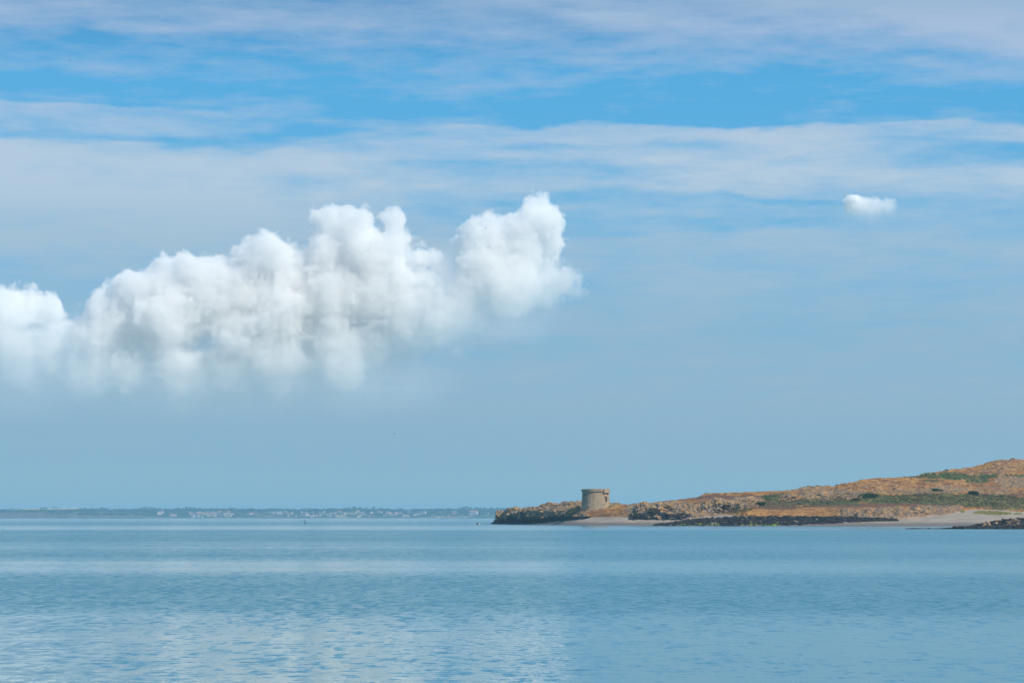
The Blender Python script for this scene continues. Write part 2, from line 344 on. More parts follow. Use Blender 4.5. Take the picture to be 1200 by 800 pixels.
# ---------------------------------------------------------------- rocks
def rock_shapes(n, seed):
    out = []
    rg = random.Random(seed)
    for _ in range(n):
        bm = bmesh.new(); bmesh.ops.create_icosphere(bm, subdivisions=2, radius=1)
        off = Vector((rg.uniform(0, 50), rg.uniform(0, 50), rg.uniform(0, 50)))
        for v in bm.verts:
            f = 1 + .55 * mnoise.noise(v.co * 1.3 + off) + .25 * mnoise.noise(v.co * 3.1 + off)
            v.co *= f
            v.co.z = min(v.co.z, .75); v.co.x = max(-.95, min(.95, v.co.x))
        V = np.array([v.co[:] for v in bm.verts]); T = np.array([[v.index for v in f.verts] for f in bm.faces]); bm.free()
        out.append((V, T))
    return out
SHAPES = rock_shapes(8, 4)
def scatter(name, pts, mat, seed):      # pts: (location, size)
    rg = np.random.default_rng(seed); Vs = []; Ts = []; o = 0
    for i, (p, s) in enumerate(pts):
        V, T = SHAPES[i % 8]; a = rg.uniform(0, 6.28); t = rg.uniform(-.35, .35); ca, sa = math.cos(a), math.sin(a)
        sx, sy, sz = s * rg.uniform(.7, 1.35), s * rg.uniform(.7, 1.3), s * rg.uniform(.45, .85)
        v = V * (sx, sy, sz); v = np.stack([v[:, 0] * ca - v[:, 1] * sa, v[:, 0] * sa + v[:, 1] * ca, v[:, 2] + t * v[:, 0]], -1)
        Vs.append(v + np.array(p)); Ts.append(T + o); o += len(V)
    return np_mesh(name, np.concatenate(Vs), np.concatenate(Ts), mat, smooth=False)
def mat_rock(name, stops, lich=None):
    m, k, b, out = new_mat(name)
    pos = k.new('ShaderNodeNewGeometry').outputs['Position']
    n = k.noise(pos, 1.6, 5, .7); c = k.ramp(n, stops)
    if lich: c = k.mix(k.m('MULTIPLY', k.smooth(k.noise(pos, .5, 4, .6), .42, .56), .75), c, (*lich, 1))
    k.put(b.inputs['Base Color'], c)
    bp = k.new('ShaderNodeBump'); bp.inputs['Distance'].default_value = .3; k.put(bp.inputs['Height'], n); k.l.new(bp.outputs[0], b.inputs['Normal'])
    return m
M_grey = mat_rock('grey_rock', [(.3, (.03,.03,.035)), (.45, (.12,.105,.10)), (.56, (.29,.24,.19)), (.7, (.62,.55,.44))], (.44,.23,.065))
M_dark = mat_rock('weedy_rock', [(.3, (.006,.008,.014)), (.48, (.018,.018,.022)), (.60, (.05,.042,.035)), (.72, (.26,.20,.13))])
M_weed = noisy('green_weed', [(.35, (.09,.13,.02)), (.6, (.25,.30,.04))], 2)
rnd = random.Random(8)
pts = []
for (px, py, rx, ry, s) in ROCK:        # loose stones and outcrops of the rocky patches
    for _ in range(int(rx * ry * (.30 if px < 900 else .17) * s)):
        a = rnd.uniform(0, 6.28); q = rnd.random() ** .5
        x = px + math.cos(a) * q * rx; y = py + math.sin(a) * q * ry
        if x < 584 or x > 1390: continue
        if 676 < x < 724 and y < 603: continue
        D = at_row(x, y) + rnd.uniform(-2, 2); s_ = rnd.choice((.4, .5, .7, .9, 1.2, 1.7)) * rnd.uniform(.7, 1.2)
        z = ground(x, D)
        if z < 3.2: continue
        pts.append((((x - CX) * D / F, D, z - s_ * .15), s_))
tag(scatter('outcrop_stones', pts, M_grey, 1), 'loose grey lichen spotted stones strewn over the rocky slopes of the island', 'rocks', kind='stuff')
pts = []; weed = []
for _ in range(3000):                   # black weedy boulder belt along the shore
    x = rnd.uniform(768, 1052)
    top = np.interp(x, [768,790,810,830,850,900,1000,1030,1052], [614.6,611.6,609,607,606.3,605.4,606,607.4,609.5])
    bot = np.interp(x, [768,900,935,980,1020,1052], [615.6,615.7,615.2,612.7,611,610])
    y = rnd.uniform(top, bot); D = at_row(x, y) + rnd.uniform(-1, 1); s_ = rnd.choice((.35, .5, .6, .8, 1.05)) * rnd.uniform(.8, 1.2)
    z = max(0, ground(x, D))
    p = (((x - CX) * D / F, D, z + s_ * .05), s_)
    (weed if (y > 614.7 and rnd.random() < .3 and (785 < x < 850 or 870 < x < 915)) else pts).append(p)
tag(scatter('weedy_boulders', pts, M_dark, 2), 'belt of black seaweed covered boulders between the sand and the dry grass slope', 'rocks', kind='stuff')
tag(scatter('green_seaweed', weed, M_weed, 3), 'bright green seaweed patches at the waterline below the black boulders', 'seaweed', kind='stuff')
pts = []
for _ in range(620):                    # dark foot of the headland
    x = rnd.uniform(577, 690) if rnd.random() < .6 else rnd.uniform(738, 800)
    if x < 700: top = np.interp(x, [577,583,600,640,690], [613.4,610,608,607,606]); bot = np.interp(x, [577,620,660,690], [614.6,613.6,610,606.8])
    else: top, bot = 604, 609.3
    y = rnd.uniform(top, bot); D = at_row(x, y) + rnd.uniform(-1, 1); s_ = rnd.choice((.5, .7, .9, 1.3)) * rnd.uniform(.8, 1.2)
    pts.append((((x - CX) * D / F, D, max(0, ground(x, D))), s_))
tag(scatter('headland_foot_rocks', pts, M_dark, 5), 'dark wet boulders at the foot of the headland cliffs left and right of the sand', 'rocks', kind='stuff')
# near reef at the right and its low spit
pts = []; top_ = []
ND = CH * F / (619.6 - HY)
for _ in range(1900):
    x = rnd.uniform(1118, 1330); up = np.interp(x, [1118,1135,1150,1165,1170,1195,1200,1330], [618.6,615.6,612,610,608,606.4,605.6,604.5])
    f = rnd.random(); D = ND + 2 + f * 34; hmax = CH + (HY - up) * (ND + 22) / F
    z = hmax * min(1, f * 1.6) * rnd.uniform(.55, 1.0); s_ = rnd.choice((.4, .55, .75, 1., 1.5)) * rnd.uniform(.8, 1.2)
    pts.append((((x - CX) * D / F, D, max(0, z - s_ * .6)), s_))
for _ in range(420):
    x = 1062 + 70 * rnd.random(); D = ND + rnd.uniform(0, 8); s_ = rnd.uniform(.2, .45)
    pts.append((((x - CX) * D / F, D, rnd.uniform(-.15, .12) + max(0, (x - 1100) / 60)), s_))
tan = []
for _ in range(55):
    x = rnd.choice((1150, 1158, 1166, 1178, 1182, 1186, 1192, 1198, 1215, 1240)) + rnd.gauss(0, 2.5); up = np.interp(x, [1118,1135,1150,1165,1170,1195,1200,1330], [618.6,615.6,612,610,608,606.4,605.6,604.5])
    f = rnd.uniform(.2, .7); D = ND + 2 + f * 34; hmax = CH + (HY - up) * (ND + 22) / F; s_ = rnd.uniform(.3, .7)
    tan.append((((x - CX) * D / F, D, hmax * min(1, f * 1.6) * rnd.uniform(.8, 1.02)), s_))
tag(scatter('pale_reef_stones', tan, M_grey, 9), 'pale tan stones lying on the black reef at the right edge', 'rocks', kind='stuff')
tag(scatter('shore_reef', pts, M_dark, 6), 'low black weedy reef running out from the right edge in front of the sand', 'rocks', kind='stuff')
# solid core under the reef so no water shows through
xs_ = np.linspace(1112, 1340, 80); Vc = []
for x in xs_:
    up = np.interp(x, [1112,1135,1150,1165,1170,1195,1200,1340], [619,616.4,613,611,609.2,607.6,606.8,606])
    hm = CH + (HY - up) * (ND + 22) / F - .8
    for d, h in ((3, -.6), (10, hm * .5), (20, hm), (30, hm * .85), (44, -.6)):
        D = ND + d; Vc.append(((x - CX) * D / F, D, h + .3 * mnoise.noise(Vector((x * .3, d * .2, 1)))))
Qc = np.array([(i * 5 + j, (i + 1) * 5 + j, (i + 1) * 5 + j + 1, i * 5 + j + 1) for i in range(79) for j in range(4)])
tag(np_mesh('reef_ledge', np.array(Vc), Qc, M_dark, smooth=False), kind='structure')
# thin sand spit left of it
Vs = []
for i in range(60):
    x = 985 + i * 2.2; wv = 3.2 * math.sin(math.pi * min(1, i / 59 + .02)) ** .5
    for d, h in ((-wv, -.05), (-wv * .3, .10), (wv * .4, .12), (wv, -.05)):
        D = ND + 12 + d + 3 * mnoise.noise(Vector((i * .1, 0, 0))); Vs.append(((x - CX) * D / F, D, h))
Qs = np.array([(i * 4 + j, (i + 1) * 4 + j, (i + 1) * 4 + j + 1, i * 4 + j + 1) for i in range(59) for j in range(3)])
tag(np_mesh('sand_spit', np.array(Vs), Qs, noisy('wet_sand', [(.3, (.06,.055,.05)), (.7, (.12,.11,.10))], 1), smooth=True), kind='structure')
# single crags one can point at
def crag(x, y, w, h, label, mat=M_grey, seed=0):
    bm = bmesh.new(); bmesh.ops.create_icosphere(bm, subdivisions=4, radius=1)
    off = Vector((seed * 3.7, seed * 1.9, 5))
    for v in bm.verts:
        c = v.co.copy(); f = 1 + .45 * mnoise.noise(c * 1.4 + off) + .22 * mnoise.noise(c * 4 + off) + .12 * mnoise.noise(c * 9 + off)
        cell = mnoise.cell(c * 2.2 + off); v.co = c * (f + .10 * cell)
        v.co.x *= w / 2; v.co.y *= w / 2.2; v.co.z *= h
        v.co.x += .25 * v.co.z
    D = at_row(x, y)
    o = bm_obj('rock_crag', bm, mat); o.location = ((x - CX) * D / F, D, ground(x, D) - h * .1)
    tag(o, label, 'rock', 'rock crags on the island')
crag(673, 601, 7, 3.2, 'dark grey crag just below and left of the round tower', seed=1)
crag(660, 591, 9, 1.8, 'pale flat topped outcrop on the skyline left of the tower', seed=2)
crag(752, 597, 8, 3.6, 'grey crag at the left end of the second headland, right of the tower', seed=3)
crag(775, 596, 11, 3.4, 'broad grey cliff rock in the middle of the headland facing the sand', seed=4)
crag(826, 597, 9, 4.0, 'dark crag in the grass above the stony path', seed=5)
crag(842, 595, 10, 4.6, 'tall bluish grey crag at the right of the dark pair above the path', seed=6)
crag(857, 592, 8, 3, 'lighter squat crag at the right end of the row above the path', seed=7)
crag(879, 589, 8, 2.6, 'pale rock beside the green bush at the edge of the grass field', seed=8)
crag(926, 585, 9, 2.2, 'light grey boulder pile at the left end of the rocky slope', seed=9)
crag(963, 583, 12, 2.6, 'wide grey outcrop right of the boulder pile above the green strip', seed=10)
crag(587, 605, 7, 3.6, 'pale bird-whitened rock at the left tip of the island', seed=11)
crag(605, 602, 9, 3.4, 'lichen yellow rock hump next to the left tip of the island', seed=12)

# ---------------------------------------------------------------- vegetation
def leaf_cloud(V, F_, c, r, n, size, rg, flat=1.0):
    for _ in range(n):
        d = Vector((rg.gauss(0, 1), rg.gauss(0, 1), rg.gauss(0, 1))).normalized() * rg.uniform(.55, 1.05)
        p = Vector(c) + Vector((d.x * r[0], d.y * r[1], d.z * r[2]))
        a = Vector((rg.gauss(0, 1), rg.gauss(0, 1), rg.gauss(0, 1))).normalized(); b = a.cross(Vector((rg.gauss(0, 1), rg.gauss(0, 1), rg.gauss(0, 1)))).normalized()
        i = len(V); s = size * rg.uniform(.6, 1.4)
        V += [p + a * s, p + b * s, p - a * s * .8, p - b * s * .9]; F_.append((i, i + 1, i + 2, i + 3))
M_leaf = noisy('bush_leaves', [(.35, (.012,.034,.012)), (.55, (.025,.065,.022)), (.7, (.05,.10,.035))], .8)
M_bracken = noisy('bracken', [(.3, (.02,.04,.015)), (.42, (.045,.07,.022)), (.49, (.10,.10,.035)), (.56, (.20,.12,.05)), (.66, (.11,.055,.03))], .22)
M_wood = noisy('wood', [(.3, (.05,.035,.025)), (.7, (.12,.09,.07))], 3)
M_dune = noisy('dune_grass', [(.35, (.13,.14,.04)), (.6, (.33,.31,.10))], 1)
def bush(x, y, w, h, label, seed):
    rg = random.Random(seed); D = at_row(x, y); root = empty('bush', ((x - CX) * D / F, D, ground(x, D) - .1))
    tag(root, label, 'bush', 'bushes on the island')
    V = []; F_ = []
    for i in range(9):
        a = rg.uniform(0, 6.28); q = rg.random() ** .5 * .6
        leaf_cloud(V, F_, (math.cos(a) * q * w / 2, math.sin(a) * q * w / 2, h * rg.uniform(.3, .62)), (w * .24, w * .24, h * .36), 170, .22, rg)
    mesh_obj('foliage', V, F_, M_leaf, root)
    bm = bmesh.new()
    for i in range(4):
        t = Vector((rg.uniform(-.25, .25) * w, rg.uniform(-.2, .2) * w, h * .6)); L = t.length
        bmesh.ops.create_cone(bm, segments=6, radius1=.12, radius2=.04, depth=L, matrix=Matrix.Translation(t / 2) @ t.to_track_quat('Z', 'Y').to_matrix().to_4x4())
    bm_obj('stem', bm, M_wood, root)
bush(1017, 585, 14, 3.6, 'large rounded dark green bush on the slope above the field', 1)
bush(1141, 581, 6.5, 3.0, 'small dark green bush standing alone on the right slope', 2)
bush(891, 593, 6, 2.6, 'dark green bush beside the pale rock at the end of the path', 3)
bush(1003, 588, 5, 1.6, 'low dark bush left of the large rounded bush', 4)
bush(1098, 577, 7, 2.2, 'wide dark shrub in the rocks between the two green bushes', 5)
# bracken and bramble thicket covering the green patches
V = []; F_ = []; rg = random.Random(3)
for (px, py, rx, ry, s) in GREEN:
    if py < 567: continue
    for _ in range(int(rx * ry * .9 * s)):
        a = rg.uniform(0, 6.28); q = rg.random() ** .5
        x = px + math.cos(a) * q * rx; y = py + math.sin(a) * q * ry; D = at_row(x, y) + rg.uniform(-3, 3); z = ground(x, D)
        if z < 5: continue
        leaf_cloud(V, F_, ((x - CX) * D / F, D, z + .35), (.9, .9, .45), 9, .25, rg)
tag(mesh_obj('bracken_thicket', V, F_, M_bracken), 'green bracken and bramble thicket in a band across the slope', 'bracken', kind='stuff')
V = []; F_ = []
for (px, py, rx, ry, s) in GREEN:
    if py >= 567: continue
    for _ in range(int(rx * ry * 2 * s)):
        a = rg.uniform(0, 6.28); q = rg.random() ** .6
        x = px + math.cos(a) * q * rx; y = py + math.sin(a) * q * ry; D = at_row(x, y) + rg.uniform(-3, 3); z = ground(x, D)
        leaf_cloud(V, F_, ((x - CX) * D / F, D, z + .3), (.9, .9, .4), 8, .25, rg)
tag(mesh_obj('green_ferns', V, F_, noisy('fresh_fern', [(.35, (.025,.07,.02)), (.5, (.05,.14,.035)), (.6, (.14,.17,.05)), (.7, (.22,.19,.07))], .3)), 'bright green fern patches high on the right slope under the summit', 'ferns', kind='stuff')
V = []; F_ = []
for (px, py, rx, ry) in ((1150,601,9,1.6),(1165,601.5,14,2.2),(1178,602,8,1.3),(1193,602.5,5,.7),(1128,599.5,2,1.5),(1050,595,1,1)):
    for _ in range(int(rx * ry * 9)):
        a = rg.uniform(0, 6.28); q = rg.random() ** .5; x = px + math.cos(a) * q * rx; y = py + math.sin(a) * q * ry; D = at_row(x, y); z = ground(x, D)
        for __ in range(7):
            p = Vector(((x - CX) * D / F + rg.uniform(-.5, .5), D + rg.uniform(-.5, .5), z - .05)); h = rg.uniform(.4, .9); l = Vector((rg.uniform(-.3, .3), rg.uniform(-.3, .3), h)); i = len(V)
            V += [p + Vector((-.09, 0, 0)), p + Vector((.09, 0, 0)), p + l]; F_.append((i, i + 1, i + 2))
tag(mesh_obj('dune_grass', V, F_, M_dune), 'yellow green dune grass patch growing on the pale sand', 'grass', kind='stuff')

# ---------------------------------------------------------------- martello tower
def build_tower():
    D = at_row(698, 599) + 10; x = (698 - CX) * D / F; s = D / F            # metres per photo pixel here
    zb = CH + (HY - 598.2) * s; H = (598.2 - 573.0) * s; r0 = 17.3 * s; r1 = 15.6 * s
    z0 = zb
    root = empty('martello_tower', (x, D, z0))
    tag(root, 'squat round grey stone fortress tower on the headland above the sand', 'tower')
    m, k, b, out = new_mat('rubble_stone')
    tc = k.new('ShaderNodeTexCoord').outputs['Object']; px, py, pz = k.sep(tc)
    ang = k.m('MULTIPLY', k.m('ARCTAN2', py, px), 7.0)
    br = k.new('ShaderNodeTexBrick'); k.put(br.inputs['Vector'], k.comb(ang, pz, 0)); br.inputs['Scale'].default_value = 1.6
    br.inputs['Color1'].default_value = (.52,.40,.26,1); br.inputs['Color2'].default_value = (.31,.235,.155,1); br.inputs['Mortar'].default_value = (.13,.12,.11,1)
    br.inputs['Mortar Size'].default_value = .035; br.inputs['Bias'].default_value = -.1
    n = k.noise(tc, .8, 6, .65); n2 = k.noise(k.vm('MULTIPLY', tc, (1, 1, .25)), .7, 4, .6)
    c = k.mix(k.smooth(n, .42, .6), br.outputs[0], (.44,.335,.215,1)); c = k.mix(k.m('MULTIPLY', k.smooth(n2, .5, .7), .55), c, (.12,.11,.105,1))
    c = k.mix(k.m('MULTIPLY', k.smooth(k.noise(tc, 1.7, 4, .7), .6, .72), .5), c, (.45,.40,.30,1))
    k.put(b.inputs['Base Color'], c)
    bp = k.new('ShaderNodeBump'); bp.inputs['Distance'].default_value = .12; k.put(bp.inputs['Height'], k.m('ADD', n, br.outputs[0])); k.l.new(bp.outputs[0], b.inputs['Normal'])
    Mst = m
    Mlich = noisy('ochre_lichen_stone', [(.35, (.15,.13,.09)), (.5, (.34,.24,.09)), (.65, (.46,.33,.12))], 1.5)
    Mdk = noisy('dark_opening', [(.3, (.012,.012,.014)), (.7, (.03,.03,.03))], 2)
    SEG = 96
    def ring(prof, name, mat, a0=0, a1=2 * math.pi, parent=root, jitter=.04):
        full = abs(a1 - a0 - 2 * math.pi) < 1e-6; n = SEG if full else max(4, int(SEG * (a1 - a0) / 6.283))
        V = []; Fc = []; cnt = n if full else n + 1
        for (r, z) in prof:
            for i in range(cnt):
                a = a0 + (a1 - a0) * i / n; rr = r + jitter * mnoise.noise(Vector((math.cos(a) * 4, math.sin(a) * 4, z * 1.5)))
                V.append((math.cos(a) * rr, math.sin(a) * rr, z))
        for j in range(len(prof) - 1):
            for i in range(n):
                i2 = (i + 1) % cnt if full else i + 1
                Fc.append((j * cnt + i, j * cnt + i2, (j + 1) * cnt + i2, (j + 1) * cnt + i))
        if not full:
            Fc.append([j * cnt for j in range(len(prof))][::-1]); Fc.append([j * cnt + n for j in range(len(prof))])
        return mesh_obj(name, V, Fc, mat, parent, smooth=False)
    hp = H * .875                                        # underside of the parapet
    lev = [(r0 + .25, -3.5), (r0 + .1, -.8), (r0, 0)]
    for i in range(1, 13):
        t = i / 12; lev.append((r0 + (r1 - r0) * t ** .8, hp * t))
    body = ring(lev, 'wall', Mst)
    # parapet: ledge, drum, coping, inner face, roof deck
    rp = r1 + .55
    ring([(r1 - .3, hp - .05), (rp - .12, hp + .002), (rp, hp + .25), (rp, H - .30)], 'parapet', Mst)
    ring([(rp + .002, H - .298), (rp + .10, H - .25), (rp + .10, H - .02), (rp - .3, H + .12), (rp - 1.7, H + .05), (rp - 1.9, H - .2), (rp - 1.95, H - 1.5)], 'coping', Mlich, jitter=.14)
    ring([(rp - 1.93, H - 1.49), (2.2, H - 1.35), (.02, H - 1.3)], 'roof_deck', Mst)
    # machicolation box over the door, facing the camera's right
    ac = math.radians(-90 + 47)
    def box_at(a, r_in, r_out, wd, zlo, zhi, name, mat, parent=root):
        ca, sa = math.cos(a), math.sin(a); V = []
        for r in (r_in, r_out):
            for w_ in (-wd / 2, wd / 2):
                for z in (zlo, zhi): V.append((ca * r - sa * w_, sa * r + ca * w_, z))
        Fc = [(0,1,3,2),(4,6,7,5),(0,4,5,1),(2,3,7,6),(0,2,6,4),(1,5,7,3)]
        return mesh_obj(name, V, Fc, mat, parent)
    rw = lambda z: r0 + (r1 - r0) * (max(0, z) / hp) ** .8
    mc = box_at(ac, r1 - .5, rp + .40, 4.6, hp - .55, H - .25, 'machicolation', Mst)
    for q in (-1.9, -.65, .65, 1.9):
        ca, sa = math.cos(ac), math.sin(ac)
        V = []
        for w_ in (q - .2, q + .2):
            for (r, z) in ((rw(hp - 1.4) - .3, hp - 1.5), (rp + .05, hp - .95), (rp + .30, hp - .56), (rw(hp - .6) - .4, hp - .56)):
                V.append((ca * r - sa * w_, sa * r + ca * w_, z))
        mesh_obj('corbel', V, [(0,1,2,3),(7,6,5,4),(0,4,5,1),(1,5,6,2),(2,6,7,3),(3,7,4,0)], Mst, mc)
    # door: raised opening with frame
    za, zc = H * .44, H * .66; rz = rw((za + zc) / 2)
    dr = box_at(ac, rz - .6, rz + .10, 1.35, za, zc, 'door', Mdk)
    box_at(ac, rz - .4, rz + .24, 2.1, zc, zc + .32, 'lintel', Mst, dr); box_at(ac, rz - .4, rz + .28, 1.9, za - .26, za - .002, 'sill', Mst, dr)
    for q in (-1, 1):
        a2 = ac + q * .87 / rz; box_at(a2, rz - .4, rz + .2, .34, za + .002, zc - .002, 'jamb', Mst, dr)
    # small loopholes at the left and low right
    for (dx, fr_, w_, h_) in ((-13.3, .72, .5, .8), (-13.3, .45, .45, .7), (12.9, .74, .6, .4), (9.2, .27, .9, .45), (-9.5, .15, .6, .5)):
        z = H * fr_; rr = rw(z); a = -math.acos(max(-1, min(1, dx * s / rr)))
        box_at(a, rr - .5, rr + .06, w_, z, z + h_, 'loophole', Mdk)
    # rubble skirt
    rg = random.Random(5)
    pp = []
    for i in range(70):
        a = rg.uniform(-math.pi, 0); q = r0 + rg.uniform(.2, 2.2); wx, wy = x + math.cos(a) * q, D + math.sin(a) * q
        pp.append(((wx, wy, ground(wx / wy * F + CX, wy) + .1), rg.uniform(.25, .6)))
    tag(scatter('tower_rubble', pp, M_grey, 8), 'tumbled stones round the foot of the round tower', 'rocks', kind='stuff')
build_tower()

# ---------------------------------------------------------------- far coast
C_W = 607.1; C_D = CH * F / (C_W - HY)
C_R = [(-700,598),(-300,596),(-50,596.6),(0,596.6),(15,596.2),(50,595.4),(90,594.6),(110,596),(130,597),(150,597.2),(165,596),(175,595.4),(190,596.2),(210,596.4),(222,595.4),(250,596),(300,596.6),(330,597),(380,596.4),(410,595.4),(440,595.8),(470,597),(500,597.6),(520,597),(545,596),(580,595.6),(620,596.6),(700,599),(800,601),(900,603),(1000,605),(1100,606)]
def build_coast():
    n = 700; xs = np.linspace(-700, 1100, n)
    rY = ip(xs, C_R)
    cl = ip(xs, [(-700,600),(0,599),(60,599.5),(120,602),(160,604.5),(200,606.2),(1100,607)])       # cliff at left, low shore at right
    rD = np.stack([np.full(n, C_D - 60), np.full(n, C_D), np.full(n, C_D + 45), np.full(n, C_D + 500), np.full(n, C_D + 1100), np.full(n, C_D + 1900), np.full(n, C_D + 3000)])
    y3 = cl + (rY - cl) * .45; y4 = rY + .9
    rZ = np.stack([np.full(n, -3.), np.zeros(n), zf(rD[2], cl), zf(rD[3], y3), zf(rD[4], y4), zf(rD[5], rY), np.full(n, 2.)])
    t = np.concatenate([[0, 1], 1 + np.linspace(0, 1, 6)[1:], 2 + np.linspace(0, 1, 12)[1:], 3 + np.linspace(0, 1, 14)[1:], 4 + np.linspace(0, 1, 12)[1:], [6]])
    i = np.minimum(t.astype(int), 5); f = (t - i)[:, None]
    D = rD[i] * (1 - f) + rD[i + 1] * f; Z = rZ[i] * (1 - f) + rZ[i + 1] * f; X = (xs - CX) * D / F
    Z = Z + (vnoise(X, D, 160, 4, 41) - .5) * 6 * np.clip((t[:, None] - 1.2), 0, 1) * (t[:, None] < 6)
    V = np.stack([X, D, Z], -1).reshape(-1, 3); idx = np.arange(len(t) * n).reshape(len(t), n)
    Q = np.stack([idx[:-1, :-1], idx[:-1, 1:], idx[1:, 1:], idx[1:, :-1]], -1).reshape(-1, 4)
    m, k, b, out = new_mat('far_fields')
    pos = k.new('ShaderNodeNewGeometry').outputs['Position']; px, py, pz = k.sep(pos)
    vo = k.new('ShaderNodeTexVoronoi'); k.put(vo.inputs['Vector'], k.comb(k.m('MULTIPLY', px, .0045), k.m('MULTIPLY', py, .002), 0)); vo.inputs['Scale'].default_value = 1
    hsh = k.sep(vo.outputs['Color'])[0]
    c = k.ramp(hsh, [(0, (.045,.08,.03)), (.35, (.07,.11,.04)), (.6, (.13,.15,.06)), (.8, (.30,.25,.13)), (.9, (.05,.09,.03))], 'CONSTANT')
    c = k.mix(k.smooth(k.noise(pos, .02, 5, .6), .45, .6), c, (.035,.06,.025,1))
    straw = k.m('MULTIPLY', k.smooth(k.m('ABSOLUTE', k.m('SUBTRACT', k.m('DIVIDE', px, py), (52 - CX) / F)), 46 / F, 38 / F), k.smooth(py, C_D + 1050, C_D + 1100))
    c = k.mix(straw, c, (.62,.47,.27,1))
    cliff = k.smooth(py, C_D + 60, C_D + 30)
    c = k.mix(k.m('MULTIPLY', cliff, .75), c, k.ramp(k.noise(pos, .03, 5, .6), [(.35, (.05,.05,.05)), (.6, (.18,.15,.13))]))
    k.put(b.inputs['Base Color'], c)
    tag(np_mesh('far_coast', V, Q, m, smooth=True), kind='structure')
    def gz(x, Dq):
        ii = int(np.clip(round((x + 700) / 1800 * (n - 1)), 0, n - 1)); return float(np.interp(Dq, D[:, ii], Z[:, ii]))
    return gz
cz = build_coast()
def cD(x, y):         # distance on the coast slope for row y
    ds = np.linspace(C_D + 30, C_D + 1880, 120); best = C_D + 1880
    for q in ds:
        if HY - (cz(x, q) - CH) * F / q <= y: return float(q)
    return best
def leaf_crown(V, F_, rg, r, h0, h1, n, size):
    for j in range(5):
        a = rg.uniform(0, 6.28); q = r * rg.uniform(0, .5)
        leaf_cloud(V, F_, (math.cos(a) * q, math.sin(a) * q, h0 + (h1 - h0) * rg.uniform(.3, .72)), (r * .55, r * .55, (h1 - h0) * .34), n, size, rg)
M_far = noisy('far_foliage', [(.35, (.015,.035,.015)), (.6, (.04,.075,.03))], .1)
def proto_tree(seed, conifer=False):
    rg = random.Random(seed); root = empty('tree', (0, 0, 0))
    V = []; F_ = []
    leaf_crown(V, F_, rg, 5.5, 3, 12, 34, 1.3); mesh_obj('crown', V, F_, M_far, root)
    bm = bmesh.new(); bmesh.ops.create_cone(bm, segments=7, radius1=.6, radius2=.25, depth=8, matrix=Matrix.Translation((0, 0, 3.6)))
    for q in range(3):
        a = q * 2.1 + seed; d = Vector((math.cos(a) * 2.4, math.sin(a) * 2.4, 3)); bmesh.ops.create_cone(bm, segments=5, radius1=.25, radius2=.1, depth=d.length, matrix=Matrix.Translation(Vector((0, 0, 5)) + d / 2) @ d.to_track_quat('Z', 'Y').to_matrix().to_4x4())
    bm_obj('trunk', bm, M_wood, root)
    return root
def copy_thing(o, first):
    if first: return o
    c = o.copy(); COL.objects.link(c)
    for ch in o.children:
        d = ch.copy(); COL.objects.link(d); d.parent = c
    return c
tp = [proto_tree(i) for i in range(4)]; used = [0] * 4
TREES = [(51,1.0),(54,1.2),(58,.8),(62,1.3),(66,1.0),(71,.8),(76,.7),(80,.9),(100,.9),(119,1.2),(123,1.4),(127,.9),(143,.8),(147,.9),(166,1.0),(170,1.3),(174,1.4),(178,1.3),(182,1.2),(188,1.0),
         (215,.9),(219,1.2),(223,1.3),(228,1.1),(234,.9),(248,.8),(256,.9),(262,1.),(271,1.2),(276,.9),(285,1.1),(289,1.0),(305,.9),(321,1.2),(327,.8),(338,1.1),(352,.8),(368,.9),(385,1.),(404,1.),(409,1.2),(415,1.3),(422,1.2),(429,1.0),(438,1.4),(446,1.),(455,.9),(470,.9),(484,1.),
         (505,.9),(513,1.1),(518,1.3),(524,1.1),(538,1.2),(543,1.3),(547,1.7),(551,1.1),(558,1.4),(563,1.2),(568,1.),(575,1.3),(583,1.),(592,1.1),(600,1.),(20,.7),(36,.6),(5,.8),(-30,1),(-60,1.2),(-100,1)]
rg = random.Random(11)
for i, (x, s_) in enumerate(TREES):
    q = i % 4; o = copy_thing(tp[q], used[q] == 0); used[q] = 1
    D = C_D + 1880 - rg.uniform(0, 60); o.location = ((x - CX) * D / F, D, cz(x, D) - 2.0); o.rotation_euler = (0, 0, rg.uniform(0, 6.28)); s2 = s_ * rg.uniform(.8, 1.15); o.scale = (s2 * rg.uniform(1.3, 2.3), s2 * 1.3, s2 * .72)
    if x in (547, 438): lb = 'tallest tree on the far skyline %s' % ('just left of the island' if x == 547 else 'above the middle of the town')
    elif x < 90: lb = 'hazy tree of the clump beside the straw field at the far left'
    elif x < 200: lb = 'hazy blue tree on the far skyline above the cliffs'
    elif x < 480: lb = 'hazy blue tree on the far skyline behind the white town'
    else: lb = 'hazy blue tree on the far skyline close to the left tip of the island'
    tag(o, lb, 'tree', 'trees on the skyline of the far coast')
# woods and hedges of the far coast that read as one mass
V = []; F_ = []
for _ in range(1500):
    x = rg.uniform(90, 760) if rg.random() < .85 else rg.uniform(-300, 90); lo = cz(x, C_D + 1800)
    y = rg.choice([rg.uniform(596.5, 600), rg.uniform(598, 604.5)])
    D = cD(x, y); z = cz(x, D); w = rg.uniform(10, 34)
    leaf_cloud(V, F_, ((x - CX) * D / F, D, z + 2.5), (w, 8, rg.uniform(3, 6.5)), 18, 3.0, rg)
tag(mesh_obj('far_woodland', V, F_, M_far), 'hazy woods and hedges spread over the far coast', 'woodland', kind='stuff')
